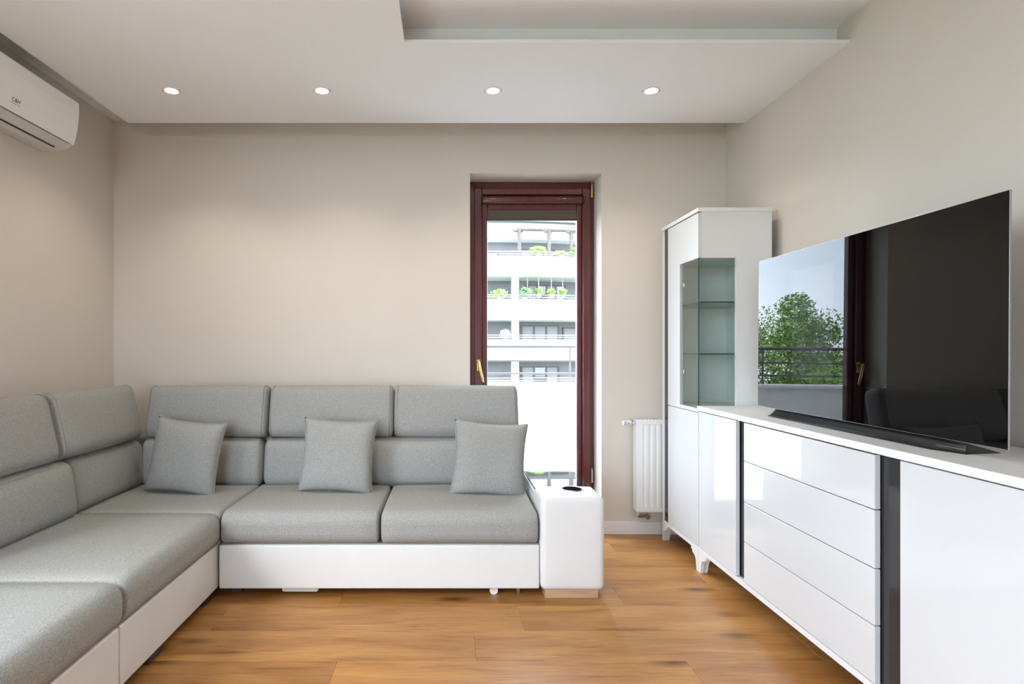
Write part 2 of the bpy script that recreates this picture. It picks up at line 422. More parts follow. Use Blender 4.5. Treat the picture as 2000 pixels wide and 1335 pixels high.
# ================================================================== downlights
where = ['recessed ceiling downlight nearest the air conditioner', 'recessed ceiling downlight above the middle cushion, second from the left',
         'recessed ceiling downlight above the balcony door, third from the left', 'recessed ceiling downlight nearest the television wall']
for lx, lab in zip((-1.518, -.693, .244, 1.111), where):
    t = thing('downlight', 'lit round ' + lab, 'ceiling light', (lx, 3.087, SZ), 'downlights in the dropped ceiling')
    bm = bmesh.new(); n = 28
    prof = [(.046, 0), (.046, -.003), (.040, -.006), (.032, -.004), (.032, 0)]
    rings = [[bm.verts.new((lx + r * math.cos(2 * math.pi * k / n), 3.087 + r * math.sin(2 * math.pi * k / n), SZ + z)) for k in range(n)] for r, z in prof]
    for a, b_ in zip(rings, rings[1:]):
        for k in range(n): bm.faces.new([a[k], a[(k + 1) % n], b_[(k + 1) % n], b_[k]])
    mesh_obj('trim_ring', bm, M['white_trim'], t, smooth=True)
    bm = bmesh.new(); cyl(bm, (lx, 3.087, SZ - .0035), (lx, 3.087, SZ - .001), .0318, n=24)
    mesh_obj('lens', bm, M['lamp'], t)
    for s in (-1, 1):
        bm = bmesh.new(); B(bm, lx + s * .045 - .003, lx + s * .045 + .003, 3.083, 3.091, SZ - .008, SZ - .001, .001)
        mesh_obj('spring_clip', bm, M['tv_edge'], t)
    d = bpy.data.lights.new('downlight_beam', 'SPOT'); d.energy = 17; d.color = (1.0, .89, .74)
    d.spot_size = R(128); d.spot_blend = .75; d.shadow_soft_size = .035
    o = bpy.data.objects.new('downlight_beam', d); link(o, t); o.location = (0, 0, -.03)

# ================================================================== corner sofa
sofa = thing('corner_sofa', 'grey fabric corner sofa with white leather base and armrest', 'sofa', (-.7, 2.9, 0))
fab, lea = M['fabric'], M['leather']
def soft(name, cx, cy, cz, sx, sy, sz, r, crown, rot=(0, 0, 0), seed=0, wob=.0015, parent=sofa, m=None, n=10):
    b_ = cushion(sx, sy, sz, r, crown, n, wob, seed)
    Mx = Matrix.Translation((cx, cy, cz)) @ Matrix.Rotation(rot[2], 4, 'Z') @ Matrix.Rotation(rot[1], 4, 'Y') @ Matrix.Rotation(rot[0], 4, 'X')
    bmesh.ops.transform(b_, matrix=Mx, verts=b_.verts)
    o = mesh_obj(name, b_, m or fab, parent, smooth=True)
    return o, Mx
def seam_ring(parent, Mx, ax, pos, h1, h2, r, rad=.0020):
    """thin sewn seam around a cushion end; h1,h2 half sizes of the section"""
    pts = []
    for (sx, sy, a0) in ((1, 1, 0), (-1, 1, 90), (-1, -1, 180), (1, -1, 270)):
        for k in range(5):
            a = R(a0 + 90 * k / 4)
            u, v = sx * (h1 - r) + r * math.cos(a), sy * (h2 - r) + r * math.sin(a)
            p = (pos, u, v) if ax == 0 else (u, pos, v)
            pts.append(Mx @ Vector(p))
    bm = bmesh.new(); tube(bm, pts, rad, 5, closed=True)
    mesh_obj('seam', bm, M['seam'], parent, smooth=True)

# white bases
bm = bmesh.new(); B(bm, -1.140, .452, 2.795, 3.62, .045, .262, .008, 3)
mesh_obj('base', bm, lea, sofa)
for (y0_, y1_) in ((1.972, 2.82), (1.14, 1.968)):
    bm = bmesh.new(); B(bm, -2.19, -1.150, y0_, y1_, .045, .262, .008, 3)
    mesh_obj('chaise_base', bm, lea, sofa)
bm = bmesh.new(); B(bm, -2.19, -1.15, 2.826, 3.69, .045, .30, .008, 3)
mesh_obj('corner_base', bm, lea, sofa)
# seat cushions
def seat(x0, x1, y0, y1, seed, zc=.012, rad=(.016, .055, .055)):
    soft('seat_cushion', (x0 + x1) / 2, (y0 + y1) / 2, .3425, x1 - x0, y1 - y0, .160, rad, (.004, .008, zc), seed=seed)
seat(-1.134, -.343, 2.783, 3.46, 1)
seat(-.339, .450, 2.783, 3.46, 2)
seat(-2.10, -1.140, 2.80, 3.46, 3, .006, (.03, .012, .03))
seat(-2.10, -1.128, 1.973, 2.796, 4, rad=(.055, .016, .055))
seat(-2.10, -1.130, 1.135, 1.969, 5, rad=(.055, .016, .055))
# back shells
bm = bmesh.new(); B(bm, -2.19, .44, 3.52, 3.70, .20, .70, .02, 3); mesh_obj('back_frame', bm, fab, sofa)
bm = bmesh.new(); B(bm, -2.20, -2.02, 1.94, 3.51, .20, .70, .02, 3); mesh_obj('back_frame', bm, fab, sofa)
# lower back cushions: facing the room along the far wall, then along the left wall
def back_far(x0, x1, seed):
    o, Mx = soft('back_cushion', (x0 + x1) / 2, 3.475, .545, x1 - x0, .20, .29, (.035, .07, .06), (.004, .022, .01), (R(-7), 0, 0), seed)
    return o
back_far(-1.86, -1.128, 11); back_far(-1.120, .440, 12)
def back_left(y0_, y1_, seed, dx=0):
    soft('back_cushion', -1.935 + dx, (y0_ + y1_) / 2, .545, .20, y1_ - y0_, .29, (.07, .035, .06), (.022, .004, .01), (0, R(-7), 0), seed)
back_left(2.757, 3.42, 13); back_left(1.96, 2.749, 14, .03)
# headrests
def head_far(x0, x1, seed):
    o, Mx = soft('headrest', (x0 + x1) / 2, 3.505, .848, x1 - x0, .155, .315, (.022, .05, .05), (.004, .016, .004), (R(-13), 0, 0), seed)
    for s in (-1, 1): seam_ring(o, Mx, 0, s * ((x1 - x0) / 2 - .022), .0785, .1580, .046)
head_far(-1.845, -1.111, 21); head_far(-1.098, -.338, 22); head_far(-.333, .428, 23)
def head_left(y0_, y1_, seed):
    o, Mx = soft('headrest', -1.928, (y0_ + y1_) / 2, .855, .155, y1_ - y0_, .325, (.05, .022, .05), (.016, .004, .004), (0, R(-13), 0), seed)
    for s in (-1, 1): seam_ring(o, Mx, 1, s * ((y1_ - y0_) / 2 - .022), .0785, .1630, .046)
head_left(2.672, 3.372, 24); head_left(1.93, 2.660, 25)
# bar armrest: padded pillar with cup holder, low box behind with a smoked glass shelf
bm = cushion(.315, .245, .462, .028, (.004, .004, .006), 8)
bmesh.ops.translate(bm, verts=bm.verts, vec=(.6135, 2.8945, .274))
arm = mesh_obj('armrest', bm, lea, sofa, smooth=True)
bm = bmesh.new(); n = 28; cxh, cyh = .640, 2.915; zt = .5105
prof = [(.058, -.0005), (.058, .003), (.055, .004), (.051, .003), (.050, -.002)]
rings = [[bm.verts.new((cxh + r * math.cos(2 * math.pi * k / n), cyh + r * math.sin(2 * math.pi * k / n), zt + z)) for k in range(n)] for r, z in prof]
for a, b_ in zip(rings, rings[1:]):
    for k in range(n): bm.faces.new([a[k], a[(k + 1) % n], b_[(k + 1) % n], b_[k]])
ch = mesh_obj('cup_holder', bm, M['chrome'], arm, smooth=True); ch['label'] = 'chrome cup holder ring'
bm = bmesh.new(); cyl(bm, (cxh, cyh, zt - .001), (cxh, cyh, zt + .0015), .0505, n=28)
mesh_obj('cup_well', bm, M['well'], arm)
bm = bmesh.new(); B(bm, .458, .478, 3.015, 3.62, .045, .478, .006, 2); B(bm, .478, .765, 3.015, 3.62, .045, .22, .006, 2); B(bm, .478, .765, 3.56, 3.62, .22, .478, .006, 2)
mesh_obj('side_box', bm, lea, sofa)
sg = box('glass_shelf', .464, .768, 3.005, 3.60, .480, .489, M['smoke_glass'], sofa, bev=.002); sg['label'] = 'smoked glass shelf'
pl = box('plinth', .478, .742, 2.792, 3.58, 0, .045, M['oak_foot'], sofa, bev=.002); pl['label'] = 'oak plinth'
for a in ((-1.26, -1.17, 2.70, 2.78), (-1.26, -1.17, 2.20, 2.30), (-1.26, -1.17, 1.20, 1.28), (-2.15, -2.07, 1.20, 1.28), (-2.15, -2.07, 3.58, 3.66), (-1.10, -1.05, 2.86, 2.92)):
    box('foot', a[0], a[1], a[2], a[3], 0, .046, M['dark_foot'], sofa, bev=.003)
bm = bmesh.new(); B(bm, -.84, -.655, 2.83, 2.93, .012, .046, .012, 3); mesh_obj('sliding_runner', bm, M['rad'], sofa)
bm = bmesh.new(); cyl(bm, (.228, 2.835, .021), (.228, 2.855, .021), .021, n=20)
cw = mesh_obj('castor_wheel', bm, M['ac'], sofa, smooth=False)
bm = bmesh.new(); B(bm, .228, .30, 2.858, 2.87, .030, .046, .003); mesh_obj('castor_bracket', bm, M['chrome'], cw)
box('castor_post', .345, .36, 2.85, 2.865, 0, .046, M['chrome'], sofa)

# ================================================================== throw pillows
def pillow(lab, cx, cy, cz, rx, ry, rz, seed, h=.205):
    rnd = random.Random(seed); N = 30
    ph = [rnd.uniform(0, 6.28) for _ in range(8)]
    bm = bmesh.new(); g = {}
    for side in (1, -1):
        for i in range(N + 1):
            for j in range(N + 1):
                u, v = -1 + 2 * i / N, -1 + 2 * j / N
                if (abs(u) == 1 or abs(v) == 1) and side == -1: g[(side, i, j)] = g[(1, i, j)]; continue
                px = h * u * (1 - .085 * (1 - v * v) * abs(u) ** 3)
                pz = h * v * (1 - .085 * (1 - u * u) * abs(v) ** 3)
                e = max(0, (1 - u ** 4) * (1 - v ** 4))
                t = .070 * e ** .55
                edge = max(abs(u), abs(v))
                wr = .0045 * math.sin(22 * u * (1 if abs(v) > abs(u) else .2) + ph[0]) * max(0, edge - .62) * 2.2 * (1 - edge ** 8)
                wr += .0045 * math.sin(22 * v * (1 if abs(u) > abs(v) else .2) + ph[1]) * max(0, edge - .62) * 2.2 * (1 - edge ** 8)
                t += wr + .003 * math.sin(4 * u + ph[2]) * math.sin(3.4 * v + ph[3]) * e
                pz -= .010 * math.cos(u * 1.6) * (1 if v < 0 else .3) * (1 - abs(v)) 
                g[(side, i, j)] = bm.verts.new((px, -side * t, pz))
    for side in (1, -1):
        for i in range(N):
            for j in range(N):
                q = [g[(side, i, j)], g[(side, i + 1, j)], g[(side, i + 1, j + 1)], g[(side, i, j + 1)]]
                try: bm.faces.new(q if side == 1 else q[::-1])
                except ValueError: pass
    border = [g[(1, i, 0)].co.copy() for i in range(N)] + [g[(1, N, j)].co.copy() for j in range(N)] + \
             [g[(1, N - i, N)].co.copy() for i in range(N)] + [g[(1, 0, N - j)].co.copy() for j in range(N)]
    t = thing('throw_pillow', lab, 'pillow', (cx, cy, cz), 'grey throw pillows on the sofa')
    Mx = Matrix.Rotation(rz, 4, 'Z') @ Matrix.Rotation(rx, 4, 'X') @ Matrix.Rotation(ry, 4, 'Y')
    bmesh.ops.transform(bm, matrix=Matrix.Translation((cx, cy, cz)) @ Mx, verts=bm.verts)
    mesh_obj('cover', bm, fab, t, smooth=True)
    bm = bmesh.new(); tube(bm, [Vector((cx, cy, cz)) + (Mx @ p) for p in border], .0022, 5, closed=True)
    mesh_obj('seam_edge', bm, fab, t, smooth=True)
pillow('square grey throw pillow in the corner of the sofa, leaning to the right', -1.500, 3.215, .622, R(-11), R(5), R(-6), 3, .213)
pillow('square grey throw pillow leaning on the middle of the sofa', -.632, 3.225, .625, R(-11), R(3), R(0), 5, .213)
pillow('square grey throw pillow at the balcony door end of the sofa', .232, 3.195, .612, R(-12), R(4.5), R(3), 8, .213)

# ================================================================== display cabinet
gl, mw = M['gloss'], M['matt_white']
cab = thing('display_cabinet', 'tall white display cabinet with glass corner in front of the radiator', 'cabinet', (1.595, 3.40, 0))
CX0, CX1, CY0, CY1 = 1.390, 1.800, 3.135, 3.665
box('top_panel', CX0 - .004, CX1, CY0 - .004, CY1 + .003, 2.000, 2.022, mw, cab, bev=.0015)
box('side_panel', CX0 + .002, CX1, 3.630, CY1, .135, 2.000, mw, cab, bev=.001)
bm = bmesh.new()
B(bm, 1.602, CX1, CY0, CY0 + .018, .135, 2.000); B(bm, CX0 + .018, 1.602, CY0, CY0 + .018, 1.7435, 2.000)
B(bm, CX0 + .020, 1.602, CY0, CY0 + .018, .135, .905)
mesh_obj('side_panel', bm, mw, cab)
box('back_panel', CX1 - .012, CX1 - .001, CY0 + .018, 3.630, .135, 2.000, M['inside'], cab)
box('bottom_panel', CX0, CX1, CY0, CY1, .112, .135, mw, cab, bev=.001)
box('middle_panel', CX0 + .022, CX1 - .012, CY0 + .018, 3.630, .880, .898, M['inside'], cab)
box('upper_lining', CX0 + .022, CX1 - .012, CY0 + .018, 3.630, 1.760, 1.775, M['inside'], cab)
box('grip_strip', CX0 + .004, CX0 + .018, 3.569, 3.630, .135, 2.000, M['strip'], cab)
bm = bmesh.new()
B(bm, CX0, CX0 + .018, 3.385, 3.567, .884, 1.994); B(bm, CX0, CX0 + .018, CY0, 3.385, 1.7435, 1.994); B(bm, CX0, CX0 + .018, CY0, 3.385, .884, .905)
dr = mesh_obj('upper_door', bm, gl, cab)
gp = box('glass_pane', CX0 + .003, CX0 + .007, CY0 + .006, 3.385, .905, 1.7435, M['cab_glass'], dr); gp['label'] = 'green tinted glass'
gp = box('side_glass', CX0 + .006, 1.602, CY0 + .002, CY0 + .006, .905, 1.7435, M['cab_glass'], cab); gp['label'] = 'green tinted side glass'
box('glass_edge', CX0 + .001, CX0 + .006, CY0 + .001, CY0 + .006, .905, 1.7435, M['glass_edge'], cab)
for z in (1.205, 1.496):
    s = box('glass_shelf', CX0 + .026, CX1 - .014, CY0 + .020, 3.628, z, z + .006, M['shelf_glass'], cab)
    box('front_edge', CX0 + .0245, CX0 + .026, CY0 + .020, 3.628, z, z + .006, M['glass_edge'], s)
    box('side_edge', CX0 + .026, 1.602, CY0 + .0185, CY0 + .020, z, z + .006, M['glass_edge'], s)
for z in (1.10, 1.62):
    box('hinge', CX0 + .019, CX0 + .030, 3.375, 3.395, z - .012, z + .012, M['chrome'], cab, bev=.002)
box('lower_door', CX0, CX0 + .018, CY0, 3.567, .137, .880, gl, cab, bev=.001)
FP = [(0, .113), (0, 0), (.022, 0), (.027, .030), (.032, .055), (.042, .070), (.062, .080), (.078, .084), (.078, .097), (.092, .097), (.092, .113)]
def foot(parent, x, y, sx, sy):
    """bracket foot on the corner (x, y); sx, sy point into the cabinet"""
    bm = bmesh.new()
    prism(bm, [(y + sy * u, v) for u, v in FP], 'x', x, x + sx * .018)
    prism(bm, [(x + sx * (u + .0185), v) for u, v in FP], 'y', y, y + sy * .018)
    mesh_obj('foot', bm, mw, parent)
for (x, y, sx, sy) in ((CX0, CY0 + .001, 1, 1), (CX0, CY1, 1, -1), (CX1, CY0 + .001, -1, 1), (CX1, CY1, -1, -1)): foot(cab, x, y, sx, sy)

# ================================================================== sideboard
sb = thing('sideboard', 'long white gloss sideboard with four drawers under the television', 'sideboard', (1.595, 2.22, 0))
SY0_, SY1_ = 1.300, 3.131
box('worktop', CX0 - .008, CX1 + .02, SY0_ - .004, SY1_, .894, .920, mw, sb, bev=.0015)
bm = bmesh.new()
B(bm, CX0 + .034, CX1, SY0_, SY0_ + .018, .137, .893); B(bm, CX0 + .034, CX1, SY1_ - .018, SY1_, .137, .893)
B(bm, CX1 - .012, CX1, SY0_ + .018, SY1_ - .018, .137, .893)
mesh_obj('carcass', bm, mw, sb)
box('bottom_panel', CX0, CX1, SY0_, SY1_, .113, .137, mw, sb, bev=.001)
def front(name, y0_, y1_, z0_, z1_, edge_y=None):
    o = box(name, CX0, CX0 + .018, y0_, y1_, z0_, z1_, gl, sb, bev=.0012)
    if edge_y: box('edge_band', CX0 + .0015, CX0 + .018, edge_y - .0008, edge_y + .0004, z0_ + .001, z1_ - .001, M['edge'], o)
    return o
front('door', 2.7255, 3.128, .139, .889, 2.7255)
front('door', SY0_, 1.7335, .139, .889)
zz = [.889, .708, .516, .329, .139]
for k in range(4): front('drawer', 1.838, 2.650, zz[k + 1] + .0015, zz[k] - .0015, 1.838)
for (a, b_) in ((2.60, 2.76), (1.70, 1.87)):
    box('grip_strip', CX0 + .024, CX0 + .033, a, b_, .139, .891, M['strip'], sb)
for (x, y, sx, sy) in ((CX0, SY1_ - .001, 1, -1), (CX0, SY0_, 1, 1), (CX1, SY1_ - .001, -1, -1), (CX1, SY0_, -1, 1)): foot(sb, x, y, sx, sy)

# ================================================================== television
tv = thing('television', 'large thin black flat screen television on the white sideboard', 'television', (1.54, 2.177, .920))
TY0, TY1, TZ0, TZ1 = 1.549, 2.803, .953, 1.671
tilt = Matrix.Translation((1.54, 2.177, TZ0)) @ Matrix.Rotation(R(.36), 4, 'Y') @ Matrix.Translation((-1.54, -2.177, -TZ0))
def tvpart(name, x0, x1, y0, y1, z0, z1, m, bev=0):
    bm = bmesh.new(); B(bm, x0, x1, y0, y1, z0, z1, bev); bmesh.ops.transform(bm, matrix=tilt, verts=bm.verts)
    return mesh_obj(name, bm, m, tv)
tvpart('screen', 1.5385, 1.5400, TY0 + .002, TY1 - .002, TZ0 + .002, TZ1 - .002, M['tv'])
tvpart('panel_frame', 1.5401, 1.5450, TY0, TY1, TZ0, TZ1, M['tv_edge'], .001)
tvpart('rear_housing', 1.5451, 1.590, TY0 + .09, TY1 - .09, TZ0 + .01, 1.33, M['black'], .008)
bm = bmesh.new()
secs = [(1.665, 1.705), (1.753, 1.79), (2.60, 2.62), (2.645, 2.69)]
rows = []
for (yf, yb), zb, xf in ((secs[0], .950, 1.528), (secs[1], .951, 1.497), (secs[2], .951, 1.494), (secs[3], .950, 1.500)):
    pts = []
    for k in range(6):
        s = k / 5
        pts.append(bm.verts.new((xf + (1.552 - xf) * s, yf + (yb - yf) * s * .6, .9225 + (zb - .9225) * (s ** 1.7))))
    for k in range(5, -1, -1):
        s = k / 5
        pts.append(bm.verts.new((xf + (1.66 - xf) * s, yf + (yb - yf) * s * .6, .9202)))
    rows.append(pts)
for a, b_ in zip(rows, rows[1:]):
    for k in range(12): bm.faces.new([a[k], a[(k + 1) % 12], b_[(k + 1) % 12], b_[k]])
bm.faces.new(rows[0]); bm.faces.new(rows[-1][::-1])
st = mesh_obj('stand', bm, M['tv_metal'], tv, smooth=False); st['label'] = 'dark metal stand'
box('neck', 1.552, 1.62, 1.90, 2.45, .9202, 1.05, M['black'], tv, bev=.006)

# ================================================================== radiator
rad = thing('radiator', 'white ribbed panel radiator on the wall behind the display cabinet', 'radiator', (1.53, 3.72, .16))
RX0, RX1, RZ0, RZ1 = 1.228, 1.828, .163, .778
poly = [(RX0 + .012, 3.7035)]
x = RX0 + .045
poly += [(x - .008, 3.6915)]
while x < RX1 - .05:
    poly += [(x, 3.6915), (x + .006, 3.6985), (x + .016, 3.6985), (x + .022, 3.6915)]; x += .0400
poly += [(RX1 - .012, 3.6915), (RX1 - .004, 3.7035)]
bm = bmesh.new(); prism(bm, poly, 'z', RZ0 + .035, RZ1 - .035)
mesh_obj('front_panel', bm, M['rad'], rad)
bm = bmesh.new(); B(bm, RX0 + .004, RX1 - .004, 3.692, 3.704, RZ1 - .036, RZ1 - .004, .004); B(bm, RX0 + .004, RX1 - .004, 3.692, 3.704, RZ0 + .004, RZ0 + .036, .004)
B(bm, RX0 + .004, RX0 + .038, 3.6925, 3.704, RZ0 + .03, RZ1 - .03, .003)
mesh_obj('panel_border', bm, M['rad'], rad)
box('rear_panel', RX0 + .01, RX1 - .01, 3.735, 3.745, RZ0 + .01, RZ1 - .01, M['rad'], rad, bev=.003)
for xx in (RX0, RX1 - .003): box('side_cover', xx, xx + .003, 3.693, 3.746, RZ0 + .012, RZ1, M['rad'], rad, bev=.001)
bm = bmesh.new()
for k in range(24): B(bm, RX0 + .01 + k * .0243, RX0 + .02 + k * .0243, 3.705, 3.735, RZ1 - .004, RZ1)
mesh_obj('top_grille', bm, M['rad'], rad)
bm = bmesh.new(); cyl(bm, (1.145, 3.700, .752), (1.185, 3.700, .752), .018, .0205, 20); cyl(bm, (1.185, 3.700, .752), (1.200, 3.700, .752), .0205, .014, 20)
vl = mesh_obj('thermostat_head', bm, M['rad'], rad)
for k in range(3):
    bm = bmesh.new(); B(bm, 1.150, 1.168, 3.678, 3.683, .742 + k * .009, .745 + k * .009); mesh_obj('mark', bm, M['logo'], vl)
bm = bmesh.new(); B(bm, 1.176, 1.179, 3.676, 3.683, .744, .760); mesh_obj('mark', bm, M['logo'], vl)
bm = bmesh.new(); cyl(bm, (1.200, 3.700, .752), (1.226, 3.705, .752), .009, n=14); cyl(bm, (1.212, 3.70, .752), (1.218, 3.70, .752), .013, n=6)
mesh_obj('valve', bm, M['chrome'], rad)
bm = bmesh.new(); tube(bm, [(1.25, 3.72, .165), (1.25, 3.72, .140), (1.262, 3.722, .130), (1.32, 3.73, .130), (1.33, 3.772, .130)], .009, 8)
cyl(bm, (1.315, 3.712, .130), (1.315, 3.738, .130), .016, n=12)
mesh_obj('pipe', bm, M['chrome'], rad, smooth=False)
for xx in (1.34, 1.72): box('wall_bracket', xx, xx + .03, 3.746, YB, .3, .6, M['rad'], rad)

# ================================================================== air conditioner
ac = thing('air_conditioner', 'white wall mounted air conditioner high on the left wall', 'air conditioner', (-2.15, 2.68, 2.32))
AY0, AY1 = 2.25, 3.104
prof = [(XL + .001, 2.594), (-2.056, 2.594), (-2.046, 2.592), (-2.040, 2.584), (-2.0395, 2.53), (-2.044, 2.47), (-2.055, 2.41), (-2.068, 2.360),
        (-2.090, 2.346), (-2.119, 2.333), (-2.150, 2.325), (-2.181, 2.321), (XL + .001, 2.323)]
bm = bmesh.new(); prism(bm, prof, 'y', AY0, AY1); mesh_obj('body', bm, M['ac_grey'], ac)
fp = [(-2.07, 2.5955), (-2.055, 2.5955), (-2.044, 2.593), (-2.0375, 2.585), (-2.037, 2.53), (-2.0415, 2.47), (-2.0525, 2.41), (-2.0660, 2.357), (-2.0715, 2.360), (-2.06, 2.41), (-2.05, 2.47), (-2.046, 2.53), (-2.048, 2.578), (-2.07, 2.588)]
bm = bmesh.new(); prism(bm, fp, 'y', AY0 - .001, AY1 + .001); mesh_obj('front_panel', bm, M['ac'], ac)
def under(name, s0, s1, y0_, y1_, th, m):
    a, b_ = Vector((-2.068, 2.358)), Vector((-2.190, 2.319)); d = b_ - a; nrm = Vector((d.y, -d.x)).normalized()
    if nrm.y > 0: nrm = -nrm
    # follow the curved underside: lower than the chord by a small sag
    def pt(s): return a + d * s + nrm * (.0075 * math.sin(math.pi * s))
    poly = [tuple(pt(s0 + (s1 - s0) * k / 4) + nrm * th) for k in range(5)] + [tuple(pt(s0 + (s1 - s0) * k / 4) - nrm * .004) for k in range(4, -1, -1)]
    bm = bmesh.new(); prism(bm, poly, 'y', y0_, y1_); return mesh_obj(name, bm, m, ac)
under('panel_gap', .015, .035, AY0 + .01, AY1 - .03, .0010, M['logo'])
under('air_flap', .06, .50, AY0 + .03, AY1 - .055, .0022, M['ac_grey'])
sl = under('air_slot', .515, .60, AY0 + .03, AY1 - .055, .0014, M['black']); sl['label'] = 'black outlet slot'
under('lower_flap', .62, .93, AY0 + .03, AY1 - .055, .0018, M['ac_grey'])
def text_mesh(body, size, mtx, m, parent, name):
    cu = bpy.data.curves.new(name, 'FONT'); cu.body = body; cu.size = size; cu.extrude = .0002; cu.align_x = 'CENTER'; cu.resolution_u = 3
    o = bpy.data.objects.new(name, cu); COL.objects.link(o)
    dg = bpy.context.evaluated_depsgraph_get(); me = bpy.data.meshes.new_from_object(o.evaluated_get(dg))
    bpy.data.objects.remove(o); me.transform(Matrix.Translation(-Vector(parent.location)) @ mtx); me.materials.clear(); me.materials.append(m)
    q = bpy.data.objects.new(name, me); link(q, parent); return q
# text lies on the front panel (faces +X): its x axis runs along +Y, its y axis up the panel
lean = math.atan2(.0135, .053)
ML = Matrix.Translation((-2.0530, 2.672, 2.404)) @ Matrix(((0, math.sin(lean), math.cos(lean), 0), (1, 0, 0, 0), (0, math.cos(lean), -math.sin(lean), 0), (0, 0, 0, 1)))
text_mesh('C&H', .026, ML, M['logo'], ac, 'emblem')
bm = bmesh.new(); t_ = bmesh.new(); B(t_, -.030, .030, -.0095, -.0080, -.0003, .0003); add(bm, t_, ML)
mesh_obj('emblem_underline', bm, M['logo'], ac)

# ================================================================== own balcony
bm = bmesh.new(); B(bm, -4.2, 3.2, YB + .30, 5.62, -.20, -.03); B(bm, -4.2, XL - .30, YF - .25, YB + .30, -.20, -.03); B(bm, -4.2, 3.2, -4.6, YF - .25, -.20, -.03)  # left and rear parts are added to reflect daylight up to the ceiling
bal = mesh_obj('balcony_slab', bm, M['tile']); structure(bal, 'pale tiled balcony floor outside the door, with unseen parts round the room added to bounce daylight', 'balcony')
par = thing('balcony_parapet', 'white balcony parapet with grey three bar railing outside the door', 'parapet', (0, 5.52, -.03))
box('parapet_wall', -4.2, 3.2, 5.46, 5.60, -.03, .885, M['render_white'], par)
box('coping', -4.2, 3.2, 5.43, 5.63, .885, .915, M['render_white'], par, bev=.004)
for z, r in ((1.268, .016), (1.128, .009), (1.003, .009)):
    bm = bmesh.new(); cyl(bm, (-4.15, 5.52, z), (3.15, 5.52, z), r, n=12); mesh_obj('rail', bm, M['rail'], par)
for x in (-3.9, -2.5, -1.25, .0, 1.19, 2.6):
    bm = bmesh.new(); cyl(bm, (x, 5.52, .915), (x, 5.52, 1.262), .009, n=10); mesh_obj('post', bm, M['rail'], par)

# ================================================================== outside: ground, trees, opposite building
g = box('ground', -150, 150, -120, 180, -10.4, -10.2, M['lawn']); structure(g, 'lawn far below the balcony', 'ground')
def leaves(bm, cx, cy, cz, rx, ry, rz, n, size, rnd, hollow=.35):
    for _ in range(n):
        while True:
            p = Vector((rnd.uniform(-1, 1), rnd.uniform(-1, 1), rnd.uniform(-1, 1)))
            if hollow < p.length < 1: break
        c = Vector((cx + p.x * rx, cy + p.y * ry, cz + p.z * rz)); s = size * rnd.uniform(.6, 1.3)
        a = Vector((rnd.gauss(0, 1), rnd.gauss(0, 1), rnd.gauss(0, 1))).normalized(); b_ = a.orthogonal().normalized()
        vs_ = [bm.verts.new(c + a * s), bm.verts.new(c + b_ * s * .45), bm.verts.new(c - a * s), bm.verts.new(c - b_ * s * .45)]
        bm.faces.new(vs_)
def tree(lab, x, y, top, seed, m, slim=1.0, n=13000):
    rnd = random.Random(seed)
    t = thing('tree', lab, 'tree', (x, y, -10.2), 'trees beyond the balcony')
    bm = bmesh.new(); cyl(bm, (x, y, -10.2), (x, y, top - 2.5), .22, .06, 8)
    for k in range(7):
        z = top - 1.2 - k * .9; a = k * 2.4
        cyl(bm, (x, y, z - .8), (x + math.cos(a) * 1.2 * slim, y + math.sin(a) * 1.2 * slim, z + .1), .05, .015, 5)
    mesh_obj('trunk', bm, M['bark'], t)
    bm = bmesh.new()
    for k in range(14):
        z = top - .5 - k * .55; wd = (.5 + .16 * k) * slim if k < 8 else (1.8 - .05 * (k - 8)) * slim
        for q in range(3):
            a = rnd.uniform(0, 6.28); d = wd * rnd.uniform(.2, .8)
            leaves(bm, x + math.cos(a) * d, y + math.sin(a) * d, z + rnd.uniform(-.3, .3), .65 * slim + .2, .65 * slim + .2, .6, n // 42, .062, rnd, 0)
    o = mesh_obj('crown', bm, m, t); o['kind'] = 'stuff'
TT = [('tall slim tree rising highest beyond the balcony railing', -10.3, 21.6, 3.35, .62, 'leaf'),
      ('bright green tree just left of the slim tall tree beyond the railing', -8.9, 21.0, 2.75, 1.1, 'leaf2'),
      ('round green tree right of the slim tall tree beyond the railing', -11.6, 22.0, 2.75, .95, 'leaf'),
      ('blue green tree at the end of the row beyond the railing', -7.3, 21.5, 3.0, 1.0, 'leaf3'),
      ('low bright green tree further along the row beyond the railing', -13.6, 21.5, 2.4, 1.05, 'leaf2'),
      ('dark green tree at the far left of the row beyond the railing', -16.0, 23.0, 3.2, 1.1, 'leaf3'),
      ('young green tree in front of the row beyond the railing', -10.0, 19.0, .9, .9, 'leaf2')]
for i, (lab, x, y, top, sl_, m) in enumerate(TT): tree(lab, x, y, top, 100 + i, M[m], sl_)

bld = thing('apartment_building', 'white apartment building with curved balconies across the yard', 'building', (3.5, 46, -10.2))
BC = Vector((3.5, 74.0)); AR = [R(a) for a in (-38, 38)]
def arc(name, r0, r1, z0, z1, m, parent=bld, n=40, a0=AR[0], a1=AR[1]):
    bm = bmesh.new(); ring = []
    for i in range(n + 1):
        a = a0 + (a1 - a0) * i / n; s, c = math.sin(a), math.cos(a)
        ring.append([bm.verts.new((BC.x + r * s, BC.y - r * c, z)) for r, z in ((r0, z0), (r1, z0), (r1, z1), (r0, z1))])
    for a, b_ in zip(ring, ring[1:]):
        for k in range(4): bm.faces.new([a[k], a[(k + 1) % 4], b_[(k + 1) % 4], b_[k]])
    bm.faces.new(ring[0]); bm.faces.new(ring[-1][::-1])
    return mesh_obj(name, bm, m, parent)
def on_arc(x, r): return BC.y - math.sqrt(max(0, r * r - (x - BC.x) ** 2))
FZ = [7.03, 3.63, .47, -2.9, -6.3]
